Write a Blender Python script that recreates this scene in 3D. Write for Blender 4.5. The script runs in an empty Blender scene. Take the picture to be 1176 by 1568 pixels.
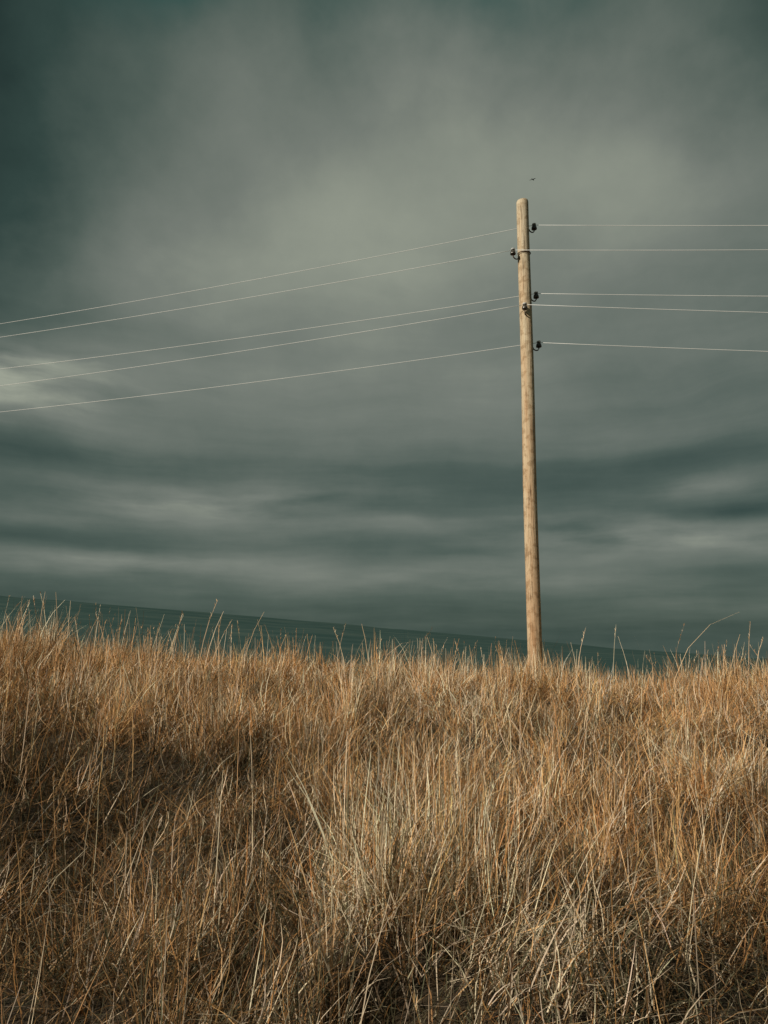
import bpy, math, numpy as np
from mathutils import Vector
rng=np.random.default_rng(7)
S=bpy.context.scene
S.view_settings.view_transform='Standard'; S.view_settings.look='None'; S.view_settings.exposure=0

def link(o): S.collection.objects.link(o); return o
def sm(a,b,x):
    t=np.clip((x-a)/(b-a),0,1); return t*t*(3-2*t)
# ---------- value noise
_G=rng.random((256,256))
def vn(x,y):
    xi=np.floor(x).astype(int); yi=np.floor(y).astype(int); fx=x-xi; fy=y-yi
    fx=fx*fx*(3-2*fx); fy=fy*fy*(3-2*fy)
    g=lambda a,b:_G[a%256,b%256]
    return (g(xi,yi)*(1-fx)+g(xi+1,yi)*fx)*(1-fy)+(g(xi,yi+1)*(1-fx)+g(xi+1,yi+1)*fx)*fy
def fbm(x,y,o=3):
    s=0;a=.5;t=0
    for i in range(o):
        s=s+a*vn(x*2**i+17*i,y*2**i+31*i); t+=a; a*=.5
    return s/t
CX=[-8,-5.6,-4.7,-3.7,-2.3,0,2.05,3.65,4.4,5.6,8]
CZ=[1.20,1.18,1.20,1.0,.89,.83,.72,.58,.58,.77,1.0]
def H(x,y):
    x=np.asarray(x,float); y=np.asarray(y,float)
    c=np.interp(x,CX,CZ)
    p=np.clip((y-1)/9.7,0,1)**1.1
    z=c*p
    near=np.exp(-((x/40)**2+((y-8)/30)**2))*(1-.65*sm(8,10.5,y))
    z=z+near*((fbm(x*.85+50,y*.95+50,3)-.5)*.6)*sm(0,2,y)
    z=z+near*(vn(x*1.9+5,y*1.9+9)-.5)*.26*sm(0,2,y)*(np.abs(x)<40)
    z=z+.24*np.exp(-((x+3.0)/1.6)**2-((y-7.6)/1.3)**2)-.22*np.exp(-((x+2.0)/1.3)**2-((y-4.4)/.9)**2)
    d=np.clip(y-11.1,0,None)
    z=z-np.where(d<150,.20*d*sm(-.5,1.5,d),30+.042*(d-150))
    return z

# ---------- materials
def mat(name):
    m=bpy.data.materials.new(name); m.use_nodes=True
    nt=m.node_tree; return m,nt,nt.nodes['Principled BSDF']
def ramp(nt,fac,stops):
    r=nt.nodes.new('ShaderNodeValToRGB'); e=r.color_ramp.elements
    while len(e)<len(stops): e.new(.5)
    for el,(p,c) in zip(e,stops): el.position=p; el.color=(*c,1)
    nt.links.new(fac,r.inputs[0]); return r.outputs[0]
def noise(nt,scale,detail=5,vec=None,rough=.55):
    n=nt.nodes.new('ShaderNodeTexNoise'); n.inputs['Scale'].default_value=scale
    n.inputs['Detail'].default_value=detail; n.inputs['Roughness'].default_value=rough
    if vec is not None: nt.links.new(vec,n.inputs['Vector'])
    return n.outputs['Fac']
def objvec(nt,sc=(1,1,1)):
    t=nt.nodes.new('ShaderNodeTexCoord'); mp=nt.nodes.new('ShaderNodeMapping')
    mp.inputs['Scale'].default_value=sc; nt.links.new(t.outputs['Object'],mp.inputs['Vector']); return mp.outputs[0]
def bump(nt,b,h,strength,dist):
    n=nt.nodes.new('ShaderNodeBump'); n.inputs['Strength'].default_value=strength; n.inputs['Distance'].default_value=dist
    nt.links.new(h,n.inputs['Height']); nt.links.new(n.outputs[0],b.inputs['Normal'])

def grid_mesh(name,xs,ys,zf,m):
    X,Y=np.meshgrid(xs,ys); Z=zf(X,Y)
    v=np.stack([X,Y,Z],-1).reshape(-1,3); nx,ny=len(xs),len(ys)
    i=np.arange(nx-1); j=np.arange(ny-1); I,J=np.meshgrid(i,j); a=(J*nx+I).ravel()
    f=np.stack([a,a+1,a+nx+1,a+nx],-1)
    me=bpy.data.meshes.new(name); me.from_pydata(v.tolist(),[],f.tolist()); me.polygons.foreach_set('use_smooth',[True]*len(f))
    me.materials.append(m); return link(bpy.data.objects.new(name,me))

# ground
m,nt,b=mat('soil_and_litter')
v=objvec(nt)
c=ramp(nt,noise(nt,14,8,v,.7),[(.3,(.022,.018,.010)),(.55,(.05,.035,.018)),(.75,(.10,.065,.035))])
nt.links.new(c,b.inputs['Base Color']); b.inputs['Roughness'].default_value=.95
bump(nt,b,noise(nt,40,6,v,.7),.6,.03)
far=lambda a,n,end:(a*np.geomspace(1,end/a,n))
xs=np.concatenate([-far(12,40,6500)[::-1][:-1],np.arange(-12,12.01,.15),far(12,40,6500)[1:]])
ys=np.concatenate([-far(4,24,3000)[::-1][:-1],np.arange(-4,18.01,.15),far(18.05,45,6500)[1:]])
grid_mesh('ground',xs,ys,H,m)

# distant hill
m,nt,b=mat('distant_hill_haze_tint')
v=objvec(nt,(.0022,.006,.0))
c=ramp(nt,noise(nt,2.0,9,v,.65),[(.36,(.042,.084,.080)),(.48,(.052,.096,.091)),(.58,(.066,.110,.102)),(.68,(.086,.128,.112))])  # teal-grey hill tones with distance haze painted into the base colour
nt.links.new(c,b.inputs['Base Color']); b.inputs['Roughness'].default_value=1; b.inputs['Specular IOR Level'].default_value=0
def hz(x,y):
    t=(y-500)/2000
    r=1.6+25-.085*x
    r=np.where(x<-1500,154+ (-x-1500)*.03,r); r=np.where(x>1300,-84-(x-1300)*.02,r)
    r=r+(fbm(x/300+9,.3+0*y,3)-.5)*18
    base=-60-.02*y
    k=np.where(t<1,np.clip(t,0,1)**1.0*(1.6-.6*np.clip(t,0,1)),1-.5*sm(1,1.8,t))
    return base+(r-base)*k
grid_mesh('distant_hill',np.linspace(-4500,4500,220),np.linspace(500,4300,96),hz,m)

# ---------- grass
V=[];C=[]
SEG=4
def blades(root,L,th0,bend,phi,w,col,tip=.12,twist=.35,psi=None):
    N=len(root); p=root.copy(); rows=[p.copy()]; tw=rng.normal(0,twist,N)
    for i in range(SEG):
        th=th0+bend*((i+.6)/SEG)**1.4; ph=phi+tw*i
        d=np.stack([np.sin(th)*np.cos(ph),np.sin(th)*np.sin(ph),np.cos(th)],-1)
        p=p+d*(L/SEG)[:,None]; rows.append(p.copy())
    R=np.stack(rows,1)
    if psi is None: psi=phi+np.pi/2+rng.normal(0,.7,N)
    s=np.stack([np.cos(psi),np.sin(psi),np.zeros(N)],-1)
    tt=np.linspace(0,1,SEG+1); tp=(1-tt**2.2)*(1-tip)+tip
    off=s[:,None,:]*(w[:,None]*tp[None,:]*.5)[:,:,None]
    vv=np.stack([R-off,R+off],2)
    V.append(vv.reshape(-1,3).astype(np.float32))
    cc=np.repeat(col[:,None,:],(SEG+1)*2,1)
    C.append(cc.reshape(-1,3).astype(np.float32))
    return R
wd=lambda y:1+.10*y
P=np.array([(.85,.71,.51),(.73,.46,.22),(.52,.27,.10),(.16,.10,.05),(.14,.13,.07)])
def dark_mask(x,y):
    # hollows with lower, olive growth; also shade and corner falloff painted into blade colour
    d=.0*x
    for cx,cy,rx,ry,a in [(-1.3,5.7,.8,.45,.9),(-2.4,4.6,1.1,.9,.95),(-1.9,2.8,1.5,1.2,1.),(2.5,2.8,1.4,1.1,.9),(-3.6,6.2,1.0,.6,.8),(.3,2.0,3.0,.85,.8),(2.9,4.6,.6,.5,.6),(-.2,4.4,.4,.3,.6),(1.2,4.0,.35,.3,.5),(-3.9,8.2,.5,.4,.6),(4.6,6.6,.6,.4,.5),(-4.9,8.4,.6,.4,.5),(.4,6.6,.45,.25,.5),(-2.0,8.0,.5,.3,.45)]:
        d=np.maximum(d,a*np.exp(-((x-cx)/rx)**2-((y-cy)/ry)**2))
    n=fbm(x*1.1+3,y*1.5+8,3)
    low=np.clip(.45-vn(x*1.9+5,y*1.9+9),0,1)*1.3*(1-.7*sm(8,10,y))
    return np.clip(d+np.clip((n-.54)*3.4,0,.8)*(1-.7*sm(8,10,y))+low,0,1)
def color(x,y,kind):
    N=len(x); dm=dark_mask(x,y); o=fbm(x*.6+70,y*.7+20,3)-.5
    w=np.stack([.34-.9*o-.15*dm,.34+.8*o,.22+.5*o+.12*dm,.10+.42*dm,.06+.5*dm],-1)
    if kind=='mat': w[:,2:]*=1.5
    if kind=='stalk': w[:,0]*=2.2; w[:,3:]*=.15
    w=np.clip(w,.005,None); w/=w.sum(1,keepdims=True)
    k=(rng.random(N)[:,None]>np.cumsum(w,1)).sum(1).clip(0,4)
    c=P[k]*rng.normal(1,.2,(N,1)).clip(.4,1.35)*(1-(.42 if kind=='stalk' else .55)*dm)[:,None]  # dm factor paints foreground shade and corner darkening into the blades
    c=c*(1+rng.normal(0,.03,(N,3)))
    return c.clip(.01,.94)
def scatter(dens):
    A=24*14.; mx=dens[1]
    n=int(A*mx); x=rng.uniform(-12,12,n); y=rng.uniform(.4,14.4,n)
    k=rng.random(n)*mx<dens[0](x,y); return x[k],y[k]
def view(x,y):
    inw=np.abs(x)<.60*y+.5
    marg=np.abs(x)<.62*y+3
    return np.where(inw,1,np.where(marg,.25,.04))*np.where(y>12,.4,1)
def tuss(tx,ty,nlo,nhi,slo,shi,hlo,hhi,lean):
    n=len(tx); nb=(rng.integers(nlo,nhi,n)*(1-.35*dark_mask(tx,ty))).astype(int)
    idx=np.repeat(np.arange(n),nb); N=len(idx)
    spread=rng.uniform(slo,shi,n)[idx]
    ra=rng.uniform(0,2*np.pi,N); rr=np.abs(rng.normal(0,1,N))*spread
    x=tx[idx]+np.cos(ra)*rr; y=ty[idx]+np.sin(ra)*rr
    vh=.30+1.25*fbm(tx*.9+5,ty*.9+5)
    cr=sm(8.5,10.5,ty); vh=vh*(1-cr)+(.60+.72*fbm(tx*1.5,ty*1.5))*cr
    th_h=(rng.uniform(hlo,hhi,n)*vh)[idx]
    L=th_h*rng.uniform(.4,1.2,N)*(1-.25*(rr/spread).clip(0,1.5))*(1-.36*dark_mask(x,y))
    tphi=rng.normal(.1,1.3,n)[idx]; tl=np.abs(rng.normal(.0,.18,n))[idx]
    q=rr/spread*lean
    ox=np.cos(ra)*q+np.cos(tphi)*tl+rng.normal(.04,.22,N); oy=np.sin(ra)*q+np.sin(tphi)*tl+rng.normal(0,.22,N)
    hue=np.repeat(rng.normal(1,.19,n),nb)[:,None]
    w=rng.uniform(.0024,.0050,N)*wd(y)
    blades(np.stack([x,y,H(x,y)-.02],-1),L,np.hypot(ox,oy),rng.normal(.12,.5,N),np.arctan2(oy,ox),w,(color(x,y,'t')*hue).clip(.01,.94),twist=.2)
    return N
nT=0
def dT(x,y): return view(x,y)*(6.2-.2*np.clip(y,0,12))*(1-.5*dark_mask(x,y))
tx,ty=scatter((dT,6.3)); nT+=tuss(tx,ty,80,185,.06,.16,.42,.82,.30)
def dT2(x,y): return view(x,y)*(10-.3*np.clip(y,0,12))*(1-.4*dark_mask(x,y))
tx,ty=scatter((dT2,10.5)); nT+=tuss(tx,ty,15,45,.03,.12,.25,.52,.35)
# tufts round the foot of the pole
tx=2.2+rng.normal(0,.28,30); ty=rng.uniform(10.35,11.1,30); nT+=tuss(tx,ty,50,90,.05,.12,.62,.92,.2)
# matted, fallen blades; bundles lie in common directions
def dM(x,y): return view(x,y)*(2150-140*np.clip(y,0,10.5))
x,y=scatter((dM,2150)); N=len(x)
z=H(x,y)+rng.uniform(0,.26,N)*(1-.5*dark_mask(x,y))
phi=np.where(rng.random(N)<.45,rng.uniform(0,2*np.pi,N),fbm(x*2.6+11,y*2.6+4,2)*11+rng.normal(0,.5,N))
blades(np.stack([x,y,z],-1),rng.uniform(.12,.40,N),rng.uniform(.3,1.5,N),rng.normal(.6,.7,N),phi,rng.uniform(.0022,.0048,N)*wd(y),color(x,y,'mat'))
nM=N
# stalks
def dS(x,y): return view(x,y)*(28*(1-.7*dark_mask(x,y)))*np.clip((fbm(x*1.4+30,y*.6,2)-.36)*3.2,0.1,1.3)
x,y=scatter((dS,38)); N=len(x)
L=rng.uniform(.48,.86,N)*(1+.2*sm(9,10.5,y)*sm(-1,-2.5,x))
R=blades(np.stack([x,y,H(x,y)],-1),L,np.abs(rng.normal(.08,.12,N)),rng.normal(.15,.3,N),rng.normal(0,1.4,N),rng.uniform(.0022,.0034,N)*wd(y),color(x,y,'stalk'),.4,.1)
sel=np.where(rng.random(N)<.22)[0]
def heads(R,sel,k,ln,spreadang,ws=1):
    idx=np.repeat(sel,k); n=len(idx); t=rng.uniform(0,1,n)
    base=R[idx,3]*(1-t)[:,None]+R[idx,4]*t[:,None]
    xx,yy=base[:,0],base[:,1]
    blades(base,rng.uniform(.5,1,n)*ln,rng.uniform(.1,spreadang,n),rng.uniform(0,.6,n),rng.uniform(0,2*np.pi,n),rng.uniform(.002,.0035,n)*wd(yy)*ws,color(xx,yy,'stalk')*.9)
heads(R,sel,8,.045,.6)
# individual taller plants along the crest (root x,y,length,theta0,bend,phi)
T=[(-2.62,10.6,1.22,.05,.35,.1),(-2.55,10.6,1.08,.1,.35,0.),(-2.5,10.6,1.0,.2,.35,0.),(-2.0,10.6,1.12,.05,.5,.1),(-1.95,10.6,.95,.1,.1,3.1),(-4.6,10.6,.98,.05,.1,3),(-4.1,10.6,1.0,.02,.1,0),(-4.9,10.6,.98,.02,.1,0),(-5.2,10.6,.95,.1,.1,.2),
   (-3.4,10.6,1.0,.05,.2,3.),(-3.0,10.6,.95,.05,.2,.3),(-.1,10.5,.98,.05,1.6,.1),(.4,10.6,.95,.02,.7,.1),(3.85,10.3,1.85,.15,1.2,.05),(3.8,10.3,1.25,.2,.2,.1),(3.75,10.3,1.1,.2,.2,3.1),(3.2,10.6,1.12,.02,.15,.2),(3.5,10.6,1.0,.1,.2,3.),(5.1,10.6,1.1,.02,.15,0),(5.6,10.6,1.0,.05,.2,3.),(2.7,10.7,1.05,.05,.3,.2),(4.75,10.6,1.0,.2,.2,0)]
ex=rng.choice([-5.3,-4.9,-4.4,-3.9,-3.3,-2.4,-.6,1.0,4.8,5.5],46)+rng.normal(0,.16,46)
for e in ex: T.append((e,rng.uniform(10.3,10.9),rng.uniform(.64,.98),abs(rng.normal(0,.1)),abs(rng.normal(.1,.2)),rng.choice([0,3.1])))
T=np.array(T); x,y=T[:,0],T[:,1]
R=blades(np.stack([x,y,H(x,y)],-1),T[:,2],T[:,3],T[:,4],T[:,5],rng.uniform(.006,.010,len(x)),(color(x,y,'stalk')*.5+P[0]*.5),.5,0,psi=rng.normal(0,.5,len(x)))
heads(R,np.arange(0,len(x),2),9,.05,.4,1.2)

Vv=np.concatenate(V); Cc=np.concatenate(C); NB=len(Vv)//((SEG+1)*2)
print('blades',NB,nT,nM)
base=(np.arange(NB)*(SEG+1)*2)[:,None]
fl=np.array([[2*s,2*s+1,2*s+3,2*s+2] for s in range(SEG)]).ravel()[None,:]
F=(base+fl).astype(np.int32).ravel()
me=bpy.data.meshes.new('dry_grass'); me.vertices.add(len(Vv)); me.vertices.foreach_set('co',Vv.ravel())
me.loops.add(len(F)); me.loops.foreach_set('vertex_index',F)
me.polygons.add(len(F)//4); me.polygons.foreach_set('loop_start',np.arange(0,len(F),4,dtype=np.int32))
me.polygons.foreach_set('use_smooth',np.ones(len(F)//4,bool))
at=me.color_attributes.new('blade','FLOAT_COLOR','POINT')
at.data.foreach_set('color',np.concatenate([Cc,np.ones((len(Cc),1),np.float32)],1).ravel())
me.update(calc_edges=True)
m,nt,b=mat('dry_grass_blade')
a=nt.nodes.new('ShaderNodeAttribute'); a.attribute_name='blade'
nt.links.new(a.outputs['Color'],b.inputs['Base Color']); b.inputs['Roughness'].default_value=.5; b.inputs['Specular IOR Level'].default_value=.3
tr=nt.nodes.new('ShaderNodeBsdfTranslucent'); nt.links.new(a.outputs['Color'],tr.inputs['Color'])
mx=nt.nodes.new('ShaderNodeMixShader'); mx.inputs[0].default_value=.15
nt.links.new(b.outputs[0],mx.inputs[1]); nt.links.new(tr.outputs[0],mx.inputs[2]); nt.links.new(mx.outputs[0],nt.nodes['Material Output'].inputs['Surface'])
me.materials.append(m); link(bpy.data.objects.new('dry_grass',me))

# ---------- utility pole
def tube(path,rad,n=8,cap=True):
    vs=[];fs=[];P_=[Vector(p) for p in path]
    for i,p in enumerate(P_):
        d=(P_[min(i+1,len(P_)-1)]-P_[max(i-1,0)]).normalized()
        up=Vector((0,0,1)) if abs(d.z)<.9 else Vector((1,0,0))
        s=d.cross(up).normalized(); t=s.cross(d)
        r=rad[i] if hasattr(rad,'__len__') else rad
        for k in range(n):
            a_=2*math.pi*k/n; vs.append(p+s*math.cos(a_)*r+t*math.sin(a_)*r)
    for i in range(len(P_)-1):
        for k in range(n):
            k2=(k+1)%n; fs.append((i*n+k,i*n+k2,(i+1)*n+k2,(i+1)*n+k))
    if cap: fs.append(tuple(range(n))[::-1]); fs.append(tuple((len(P_)-1)*n+k for k in range(n)))
    return vs,fs
def mk(name,parts,m,parent=None):
    vs=[];fs=[]
    for v_,f_ in parts:
        o=len(vs); vs+= [tuple(q) for q in v_]; fs+=[tuple(i+o for i in f) for f in f_]
    me=bpy.data.meshes.new(name); me.from_pydata(vs,[],fs); me.polygons.foreach_set('use_smooth',[True]*len(fs)); me.materials.append(m)
    o=link(bpy.data.objects.new(name,me)); o.parent=parent; return o
PX,PY=2.25,11.3; TOP=8.745; BASE=-.2
pole=link(bpy.data.objects.new('utility_pole',None))
m,nt,b=mat('weathered_pole_wood')
v=objvec(nt,(7,7,.7)); v2=objvec(nt,(26,26,1.0)); v3=objvec(nt,(1,1,1))
n1=noise(nt,1.6,8,v,.65); n2=noise(nt,2.2,6,v2,.7); n3=noise(nt,9,5,v3,.6)
sxyz=nt.nodes.new('ShaderNodeSeparateXYZ'); nt.links.new(v3,sxyz.inputs[0])
ma=nt.nodes.new('ShaderNodeMath'); ma.operation='MULTIPLY_ADD'; nt.links.new(sxyz.outputs[2],ma.inputs[0]); ma.inputs[1].default_value=.035
nt.links.new(n1,ma.inputs[2])
c1=ramp(nt,ma.outputs[0],[(.40,(.50,.32,.18)),(.60,(.61,.46,.30)),(.80,(.65,.56,.40)),(.95,(.67,.61,.47))])
c2=ramp(nt,n2,[(.37,(.22,.18,.15)),(.45,(.80,.77,.73)),(.7,(1,1,1))])
c3=ramp(nt,n3,[(.40,(.62,.55,.48)),(.5,(1,1,1))])
def mul(A,B_,f):
    mm=nt.nodes.new('ShaderNodeMix'); mm.data_type='RGBA'; mm.blend_type='MULTIPLY'; mm.inputs[0].default_value=f
    nt.links.new(A,mm.inputs[6]); nt.links.new(B_,mm.inputs[7]); return mm.outputs[2]
nt.links.new(mul(mul(c1,c2,.85),c3,.7),b.inputs['Base Color'])
b.inputs['Roughness'].default_value=.8; b.inputs['Specular IOR Level'].default_value=.2
bump(nt,b,n2,.8,.015)
ROT,CN=36,90
vs=[];fs=[]
zz=list(np.linspace(BASE,TOP-.03,CN))+[TOP-.015,TOP-.004,TOP]
for i,z in enumerate(zz):
    t=(z-BASE)/(TOP-BASE); r=.111-.013*t
    cx=PX+.06*t+.006*math.sin(z*1.3); cy=PY+.005*math.cos(z*.9)
    sc=1 if i<CN else [.97,.93,.6][i-CN]
    for k in range(ROT):
        a_=2*math.pi*k/ROT
        rr_=r*sc*(1+.03*(vn(np.array(k*.33),np.array(z*1.1))-.5)+.03*math.exp(-((z*1.7%1.9-.9)/.1)**2)*math.exp(-((a_-(z*2.3%6.28))/.5)**2))
        vs.append((cx+rr_*math.cos(a_),cy+rr_*math.sin(a_),z+ (.006*math.cos(a_) if i>=CN else 0)))
for i in range(len(zz)-1):
    for k in range(ROT):
        k2=(k+1)%ROT; fs.append((i*ROT+k,i*ROT+k2,(i+1)*ROT+k2,(i+1)*ROT+k))
fs.append(tuple((len(zz)-1)*ROT+k for k in range(ROT)))
mk('pole_shaft',[(vs,fs)],m,pole)
mi,nt,b=mat('rusted_iron'); c=ramp(nt,noise(nt,60,5,objvec(nt)),[(.3,(.05,.042,.036)),(.7,(.14,.09,.06))]); nt.links.new(c,b.inputs['Base Color']); b.inputs['Metallic'].default_value=.4; b.inputs['Roughness'].default_value=.7
mc,nt,b=mat('brown_glazed_porcelain'); c=ramp(nt,noise(nt,20,3,objvec(nt)),[(.3,(.03,.034,.03)),(.7,(.08,.07,.055))]); nt.links.new(c,b.inputs['Base Color']); b.inputs['Roughness'].default_value=.25
mw,nt,b=mat('galvanised_wire'); c=ramp(nt,noise(nt,3,3,objvec(nt)),[(.3,(.66,.70,.70)),(.7,(.80,.84,.84))]); nt.links.new(c,b.inputs['Base Color']); b.inputs['Roughness'].default_value=.5
prof=[(0,.075),(.022,.072),(.032,.06),(.03,.045),(.022,.036),(.024,.03),(.04,.018),(.046,.0),(.05,-.03),(.048,-.04),(.03,-.038),(.012,-.02)]
def lathe(c,pr,n=20):
    vs=[];fs=[]
    for r,z in pr:
        for k in range(n):
            a_=2*math.pi*k/n; vs.append((c[0]+max(r,.001)*math.cos(a_)*.92,c[1]+max(r,.001)*math.sin(a_)*.92,c[2]+z*.92))
    for i in range(len(pr)-1):
        for k in range(n):
            k2=(k+1)%n; fs.append((i*n+k,i*n+k2,(i+1)*n+k2,(i+1)*n+k))
    return vs,fs
INS=[(.20,.10,8.36,.52,.115),(-.20,-.10,7.80,.42,.105),(.20,.10,7.14,.28,.105),(-.045,-.17,6.82,.46,.125),(.22,.10,6.29,.33,.12)]
aL=math.radians(-75); aR=math.radians(101)
for i,(dx,dy,z,dl,sr) in enumerate(INS):
    t=(z-BASE)/(TOP-BASE); px=PX+.06*t; ix,iy=px+dx,PY+dy
    mk('insulator_%d'%(i+1),[lathe((ix,iy,z-.03),prof)],mc,pole)
    u=Vector((dx,dy,0)).normalized(); R_=math.hypot(dx,dy)
    path=[Vector((px,PY,z-.10))+u*.06, Vector((px,PY,z-.10))+u*(R_*.55)]
    cen=Vector((px,PY,z-.085))+u*(R_*.75)
    for k in range(9):
        a_=math.radians(200+k*20); path.append(cen+u*math.cos(a_)*R_*.25+Vector((0,0,math.sin(a_)*.05)))
    path.append(Vector((ix,iy,z-.03)))
    mk('hook_%d'%(i+1),[tube(path,.010,8)],mi,pole)
    tie=[(ix+.03*math.cos(a_),iy+.03*math.sin(a_),z+.008+.001*k_) for k_,a_ in enumerate(np.linspace(0,4*math.pi,25))]
    parts=[tube(tie,.004,6)]
    for az,s,c_ in ((aL,dl/10.2+.0204,.002),(aR,sr+.0057,.0015)):
        ts=np.linspace(0,s/c_,90)
        pth=[(ix+math.sin(az)*t_,iy+math.cos(az)*t_,z+.01-s*t_+c_*t_*t_) for t_ in ts]
        parts.append(tube(pth,.0040,6))
    mk('power_line',parts,mw)
band=[(PX+.055+.104*math.cos(a_),PY+.104*math.sin(a_),7.80+.01*math.sin(a_)) for a_ in np.linspace(0,2*math.pi,33)]
mk('tie_band',[tube(band,.007,6,False)],mi,pole)

# ---------- bird, far off above the pole
mb,nt,b=mat('dark_plumage'); c=ramp(nt,noise(nt,30,3,objvec(nt)),[(.3,(.015,.015,.017)),(.7,(.04,.038,.036))]); nt.links.new(c,b.inputs['Base Color'])
body=tube([(-.16,0,0),(-.12,0,.01),(-.04,0,.02),(.05,0,.02),(.11,0,.025),(.15,0,.03),(.18,0,.025)],[.012,.02,.04,.04,.025,.026,.004],10)
def wing(s): return ([(.07,0,.03),(-.05,0,.03),(.06,s*.13,.08),(-.05,s*.14,.07),(.0,s*.27,.05),(-.07,s*.24,.045),(-.08,s*.36,.0)],[(0,1,3,2),(2,3,5,4),(4,5,6)])
tail=([(-.14,.02,.005),(-.14,-.02,.005),(-.25,-.045,0),(-.25,.045,0)],[(0,1,2,3)])
o=mk('bird',[body,wing(1),wing(-1),tail],mb); o.location=(13.25,60.,41.6); o.rotation_euler=(.1,.05,math.radians(50)); o.scale=(.95,)*3

# ---------- world
W=bpy.data.worlds.new('World'); S.world=W; W.use_nodes=True; nt=W.node_tree; N_=nt.nodes; bg=N_['Background']
SE,SA=math.radians(27),math.radians(-126)
def mth(op,a,b=None,c=None,clamp=False):
    n=N_.new('ShaderNodeMath'); n.operation=op; n.use_clamp=clamp
    for i,q in enumerate((a,b,c)):
        if q is None: continue
        if isinstance(q,(int,float)): n.inputs[i].default_value=q
        else: nt.links.new(q,n.inputs[i])
    return n.outputs[0]
tc=N_.new('ShaderNodeTexCoord'); D=tc.outputs['Generated']
sp=N_.new('ShaderNodeSeparateXYZ'); nt.links.new(D,sp.inputs[0]); x,y,z=sp.outputs
az0=mth('MULTIPLY',mth('ARCTAN2',x,y),57.2958); el0=mth('MULTIPLY',mth('ARCSINE',z),57.2958)
w1=noise(nt,3.0,6,D)
mp=N_.new('ShaderNodeMapping'); mp.inputs['Location'].default_value=(5,3,9); nt.links.new(D,mp.inputs[0]); w2=noise(nt,4,6,mp.outputs[0],.5)
lowf=mth('DIVIDE',mth('MAXIMUM',el0,0.),38.); lowf=mth('MINIMUM',mth('ADD',mth('MULTIPLY',lowf,lowf),.07),1.)
az=mth('ADD',az0,mth('MULTIPLY',mth('SUBTRACT',w1,.5),18.)); el=mth('ADD',el0,mth('MULTIPLY',mth('MULTIPLY',mth('SUBTRACT',w2,.5),18.),lowf))
def comb(a,b_,c_=0.):
    n=N_.new('ShaderNodeCombineXYZ')
    for i,q in enumerate((a,b_,c_)):
        if isinstance(q,(int,float)): n.inputs[i].default_value=q
        else: nt.links.new(q,n.inputs[i])
    return n.outputs[0]
def blob(a,e,w,h):
    dx=mth('MULTIPLY',mth('SUBTRACT',az,a),1/w); dy=mth('MULTIPLY',mth('SUBTRACT',el,e),1/h)
    s=mth('ADD',mth('MULTIPLY',dx,dx),mth('MULTIPLY',dy,dy))
    return mth('EXPONENT',mth('MULTIPLY',s,-1.))
B=mth('ADD',.36,0.)
for a,e,w,h,am in [(3,34,23,10,.36),(-11,27,18,6,.20),(24,31,12,7,.24),(-2,19,32,6,.20),(-2,5.5,40,2.,.10),(0,14.6,40,1.2,.05),
                   (7,12.2,18,1.6,-.12),(-36,37,12,17,-.42),(40,39,11,14,-.36),(0,56,60,10,-.36),(-26,13,9,1.6,-.14),(24,12.5,8,1.2,-.10),(-32,2.5,14,3,-.14),(0,-1,60,3.2,-.12),(-10,23,26,1.5,-.06)]:
    B=mth('ADD',B,mth('MULTIPLY',blob(a,e,w,h),am))
n4=noise(nt,1.0,6,comb(mth('MULTIPLY',az0,.09),mth('MULTIPLY',el,.42),7.),.5)
pf=mth('MULTIPLY',mth('SUBTRACT',n4,.30),3.2,clamp=True)
for a,e,w,h,am in [(-28,17.3,8,2.4,.58),(-12,10,8,1.4,.32),(18,7.2,10,1.5,.36),(-18,5.2,10,.9,.30),(25,10.6,4,1.,.22),(6,4.2,14,.9,.18),(-20,8.2,10,.8,.14),(3,8.5,9,.8,.14),(29,6.3,6,.9,.18)]:
    B=mth('ADD',B,mth('MULTIPLY',mth('MULTIPLY',blob(a,e,w,h),pf),am))
for a,e,w,h,am in [(27,8.6,4.5,.6,-.18),(-22,6.8,9,.6,-.12),(8,6.3,9,.5,-.08)]:
    B=mth('ADD',B,mth('MULTIPLY',blob(a,e,w,h),am))
zc=mth('ADD',mth('MAXIMUM',z,0.),.13)
n1=noise(nt,1.3,8,comb(mth('DIVIDE',x,zc),mth('DIVIDE',y,zc)),.55)
n2=noise(nt,1.0,7,comb(mth('MULTIPLY',az0,.035),mth('MULTIPLY',el,.38),3.),.55)
n3=noise(nt,7,7,D,.62)
lw=mth('SUBTRACT',1.,mth('MINIMUM',mth('DIVIDE',mth('ABSOLUTE',el0),34.),1.))
hw=mth('ADD',.35,mth('MINIMUM',mth('DIVIDE',mth('ABSOLUTE',el0),45.),.65))
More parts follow.
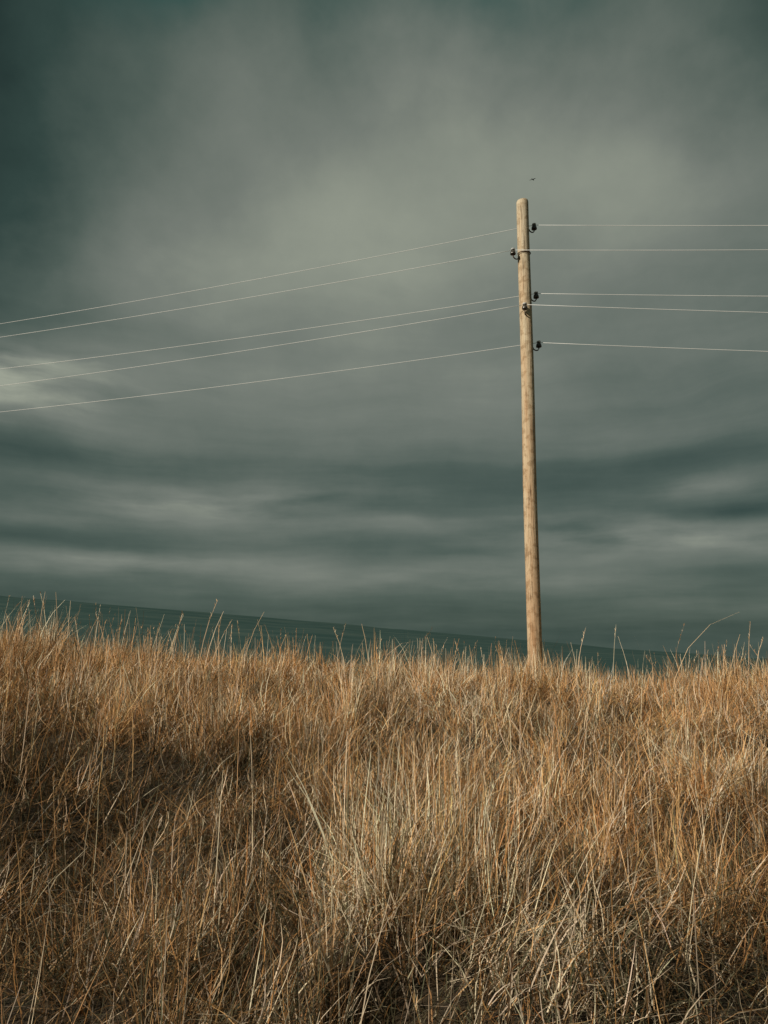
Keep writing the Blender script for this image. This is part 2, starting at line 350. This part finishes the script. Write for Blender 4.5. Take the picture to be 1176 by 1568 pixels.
B=mth('ADD',B,mth('MULTIPLY',mth('MULTIPLY',mth('SUBTRACT',n1,.5),.30),hw))
B=mth('ADD',B,mth('MULTIPLY',mth('MULTIPLY',mth('SUBTRACT',n2,.5),.50),lw))
B=mth('ADD',B,mth('MULTIPLY',mth('SUBTRACT',n3,.5),.17))
col=ramp(nt,B,[(0,(.013,.027,.023)),(.18,(.032,.058,.049)),(.36,(.078,.108,.091)),(.62,(.180,.203,.174)),(.9,(.33,.355,.285))])
tl=mth('MINIMUM',mth('ADD',mth('MULTIPLY',blob(8,47,13,4),.8),mth('MULTIPLY',blob(-18,45,6,3),.7)),1.)
mg=N_.new('ShaderNodeMix'); mg.data_type='RGBA'; nt.links.new(tl,mg.inputs[0]); nt.links.new(col,mg.inputs[6]); mg.inputs[7].default_value=(.018,.080,.072,1)
sc=N_.new('ShaderNodeVectorMath'); sc.operation='SCALE'; sc.inputs['Scale'].default_value=10.; nt.links.new(mg.outputs[2],sc.inputs[0])
sky=N_.new('ShaderNodeTexSky'); sky.sky_type='NISHITA'; sky.sun_disc=False; sky.sun_elevation=SE; sky.sun_rotation=SA
m2=N_.new('ShaderNodeMix'); m2.data_type='RGBA'; m2.inputs[0].default_value=.02; nt.links.new(sc.outputs[0],m2.inputs[6]); nt.links.new(sky.outputs[0],m2.inputs[7])
nt.links.new(m2.outputs[2],bg.inputs['Color']); bg.inputs['Strength'].default_value=.1

sl=bpy.data.lights.new('sun','SUN'); sl.energy=4.2; sl.angle=math.radians(.6); sl.color=(1,.88,.73)
so=link(bpy.data.objects.new('sun',sl))
dv=Vector((math.sin(SA)*math.cos(SE),math.cos(SA)*math.cos(SE),math.sin(SE)))
so.rotation_euler=dv.to_track_quat('Z','Y').to_euler(); so.location=dv*50

cd=bpy.data.cameras.new('camera'); co=link(bpy.data.objects.new('camera',cd)); S.camera=co
cd.sensor_fit='VERTICAL'; cd.sensor_height=36; cd.sensor_width=27; cd.lens=26; cd.clip_start=.05; cd.clip_end=20000
co.location=(0,0,1.6); co.rotation_euler=(math.radians(99.5),0,0)
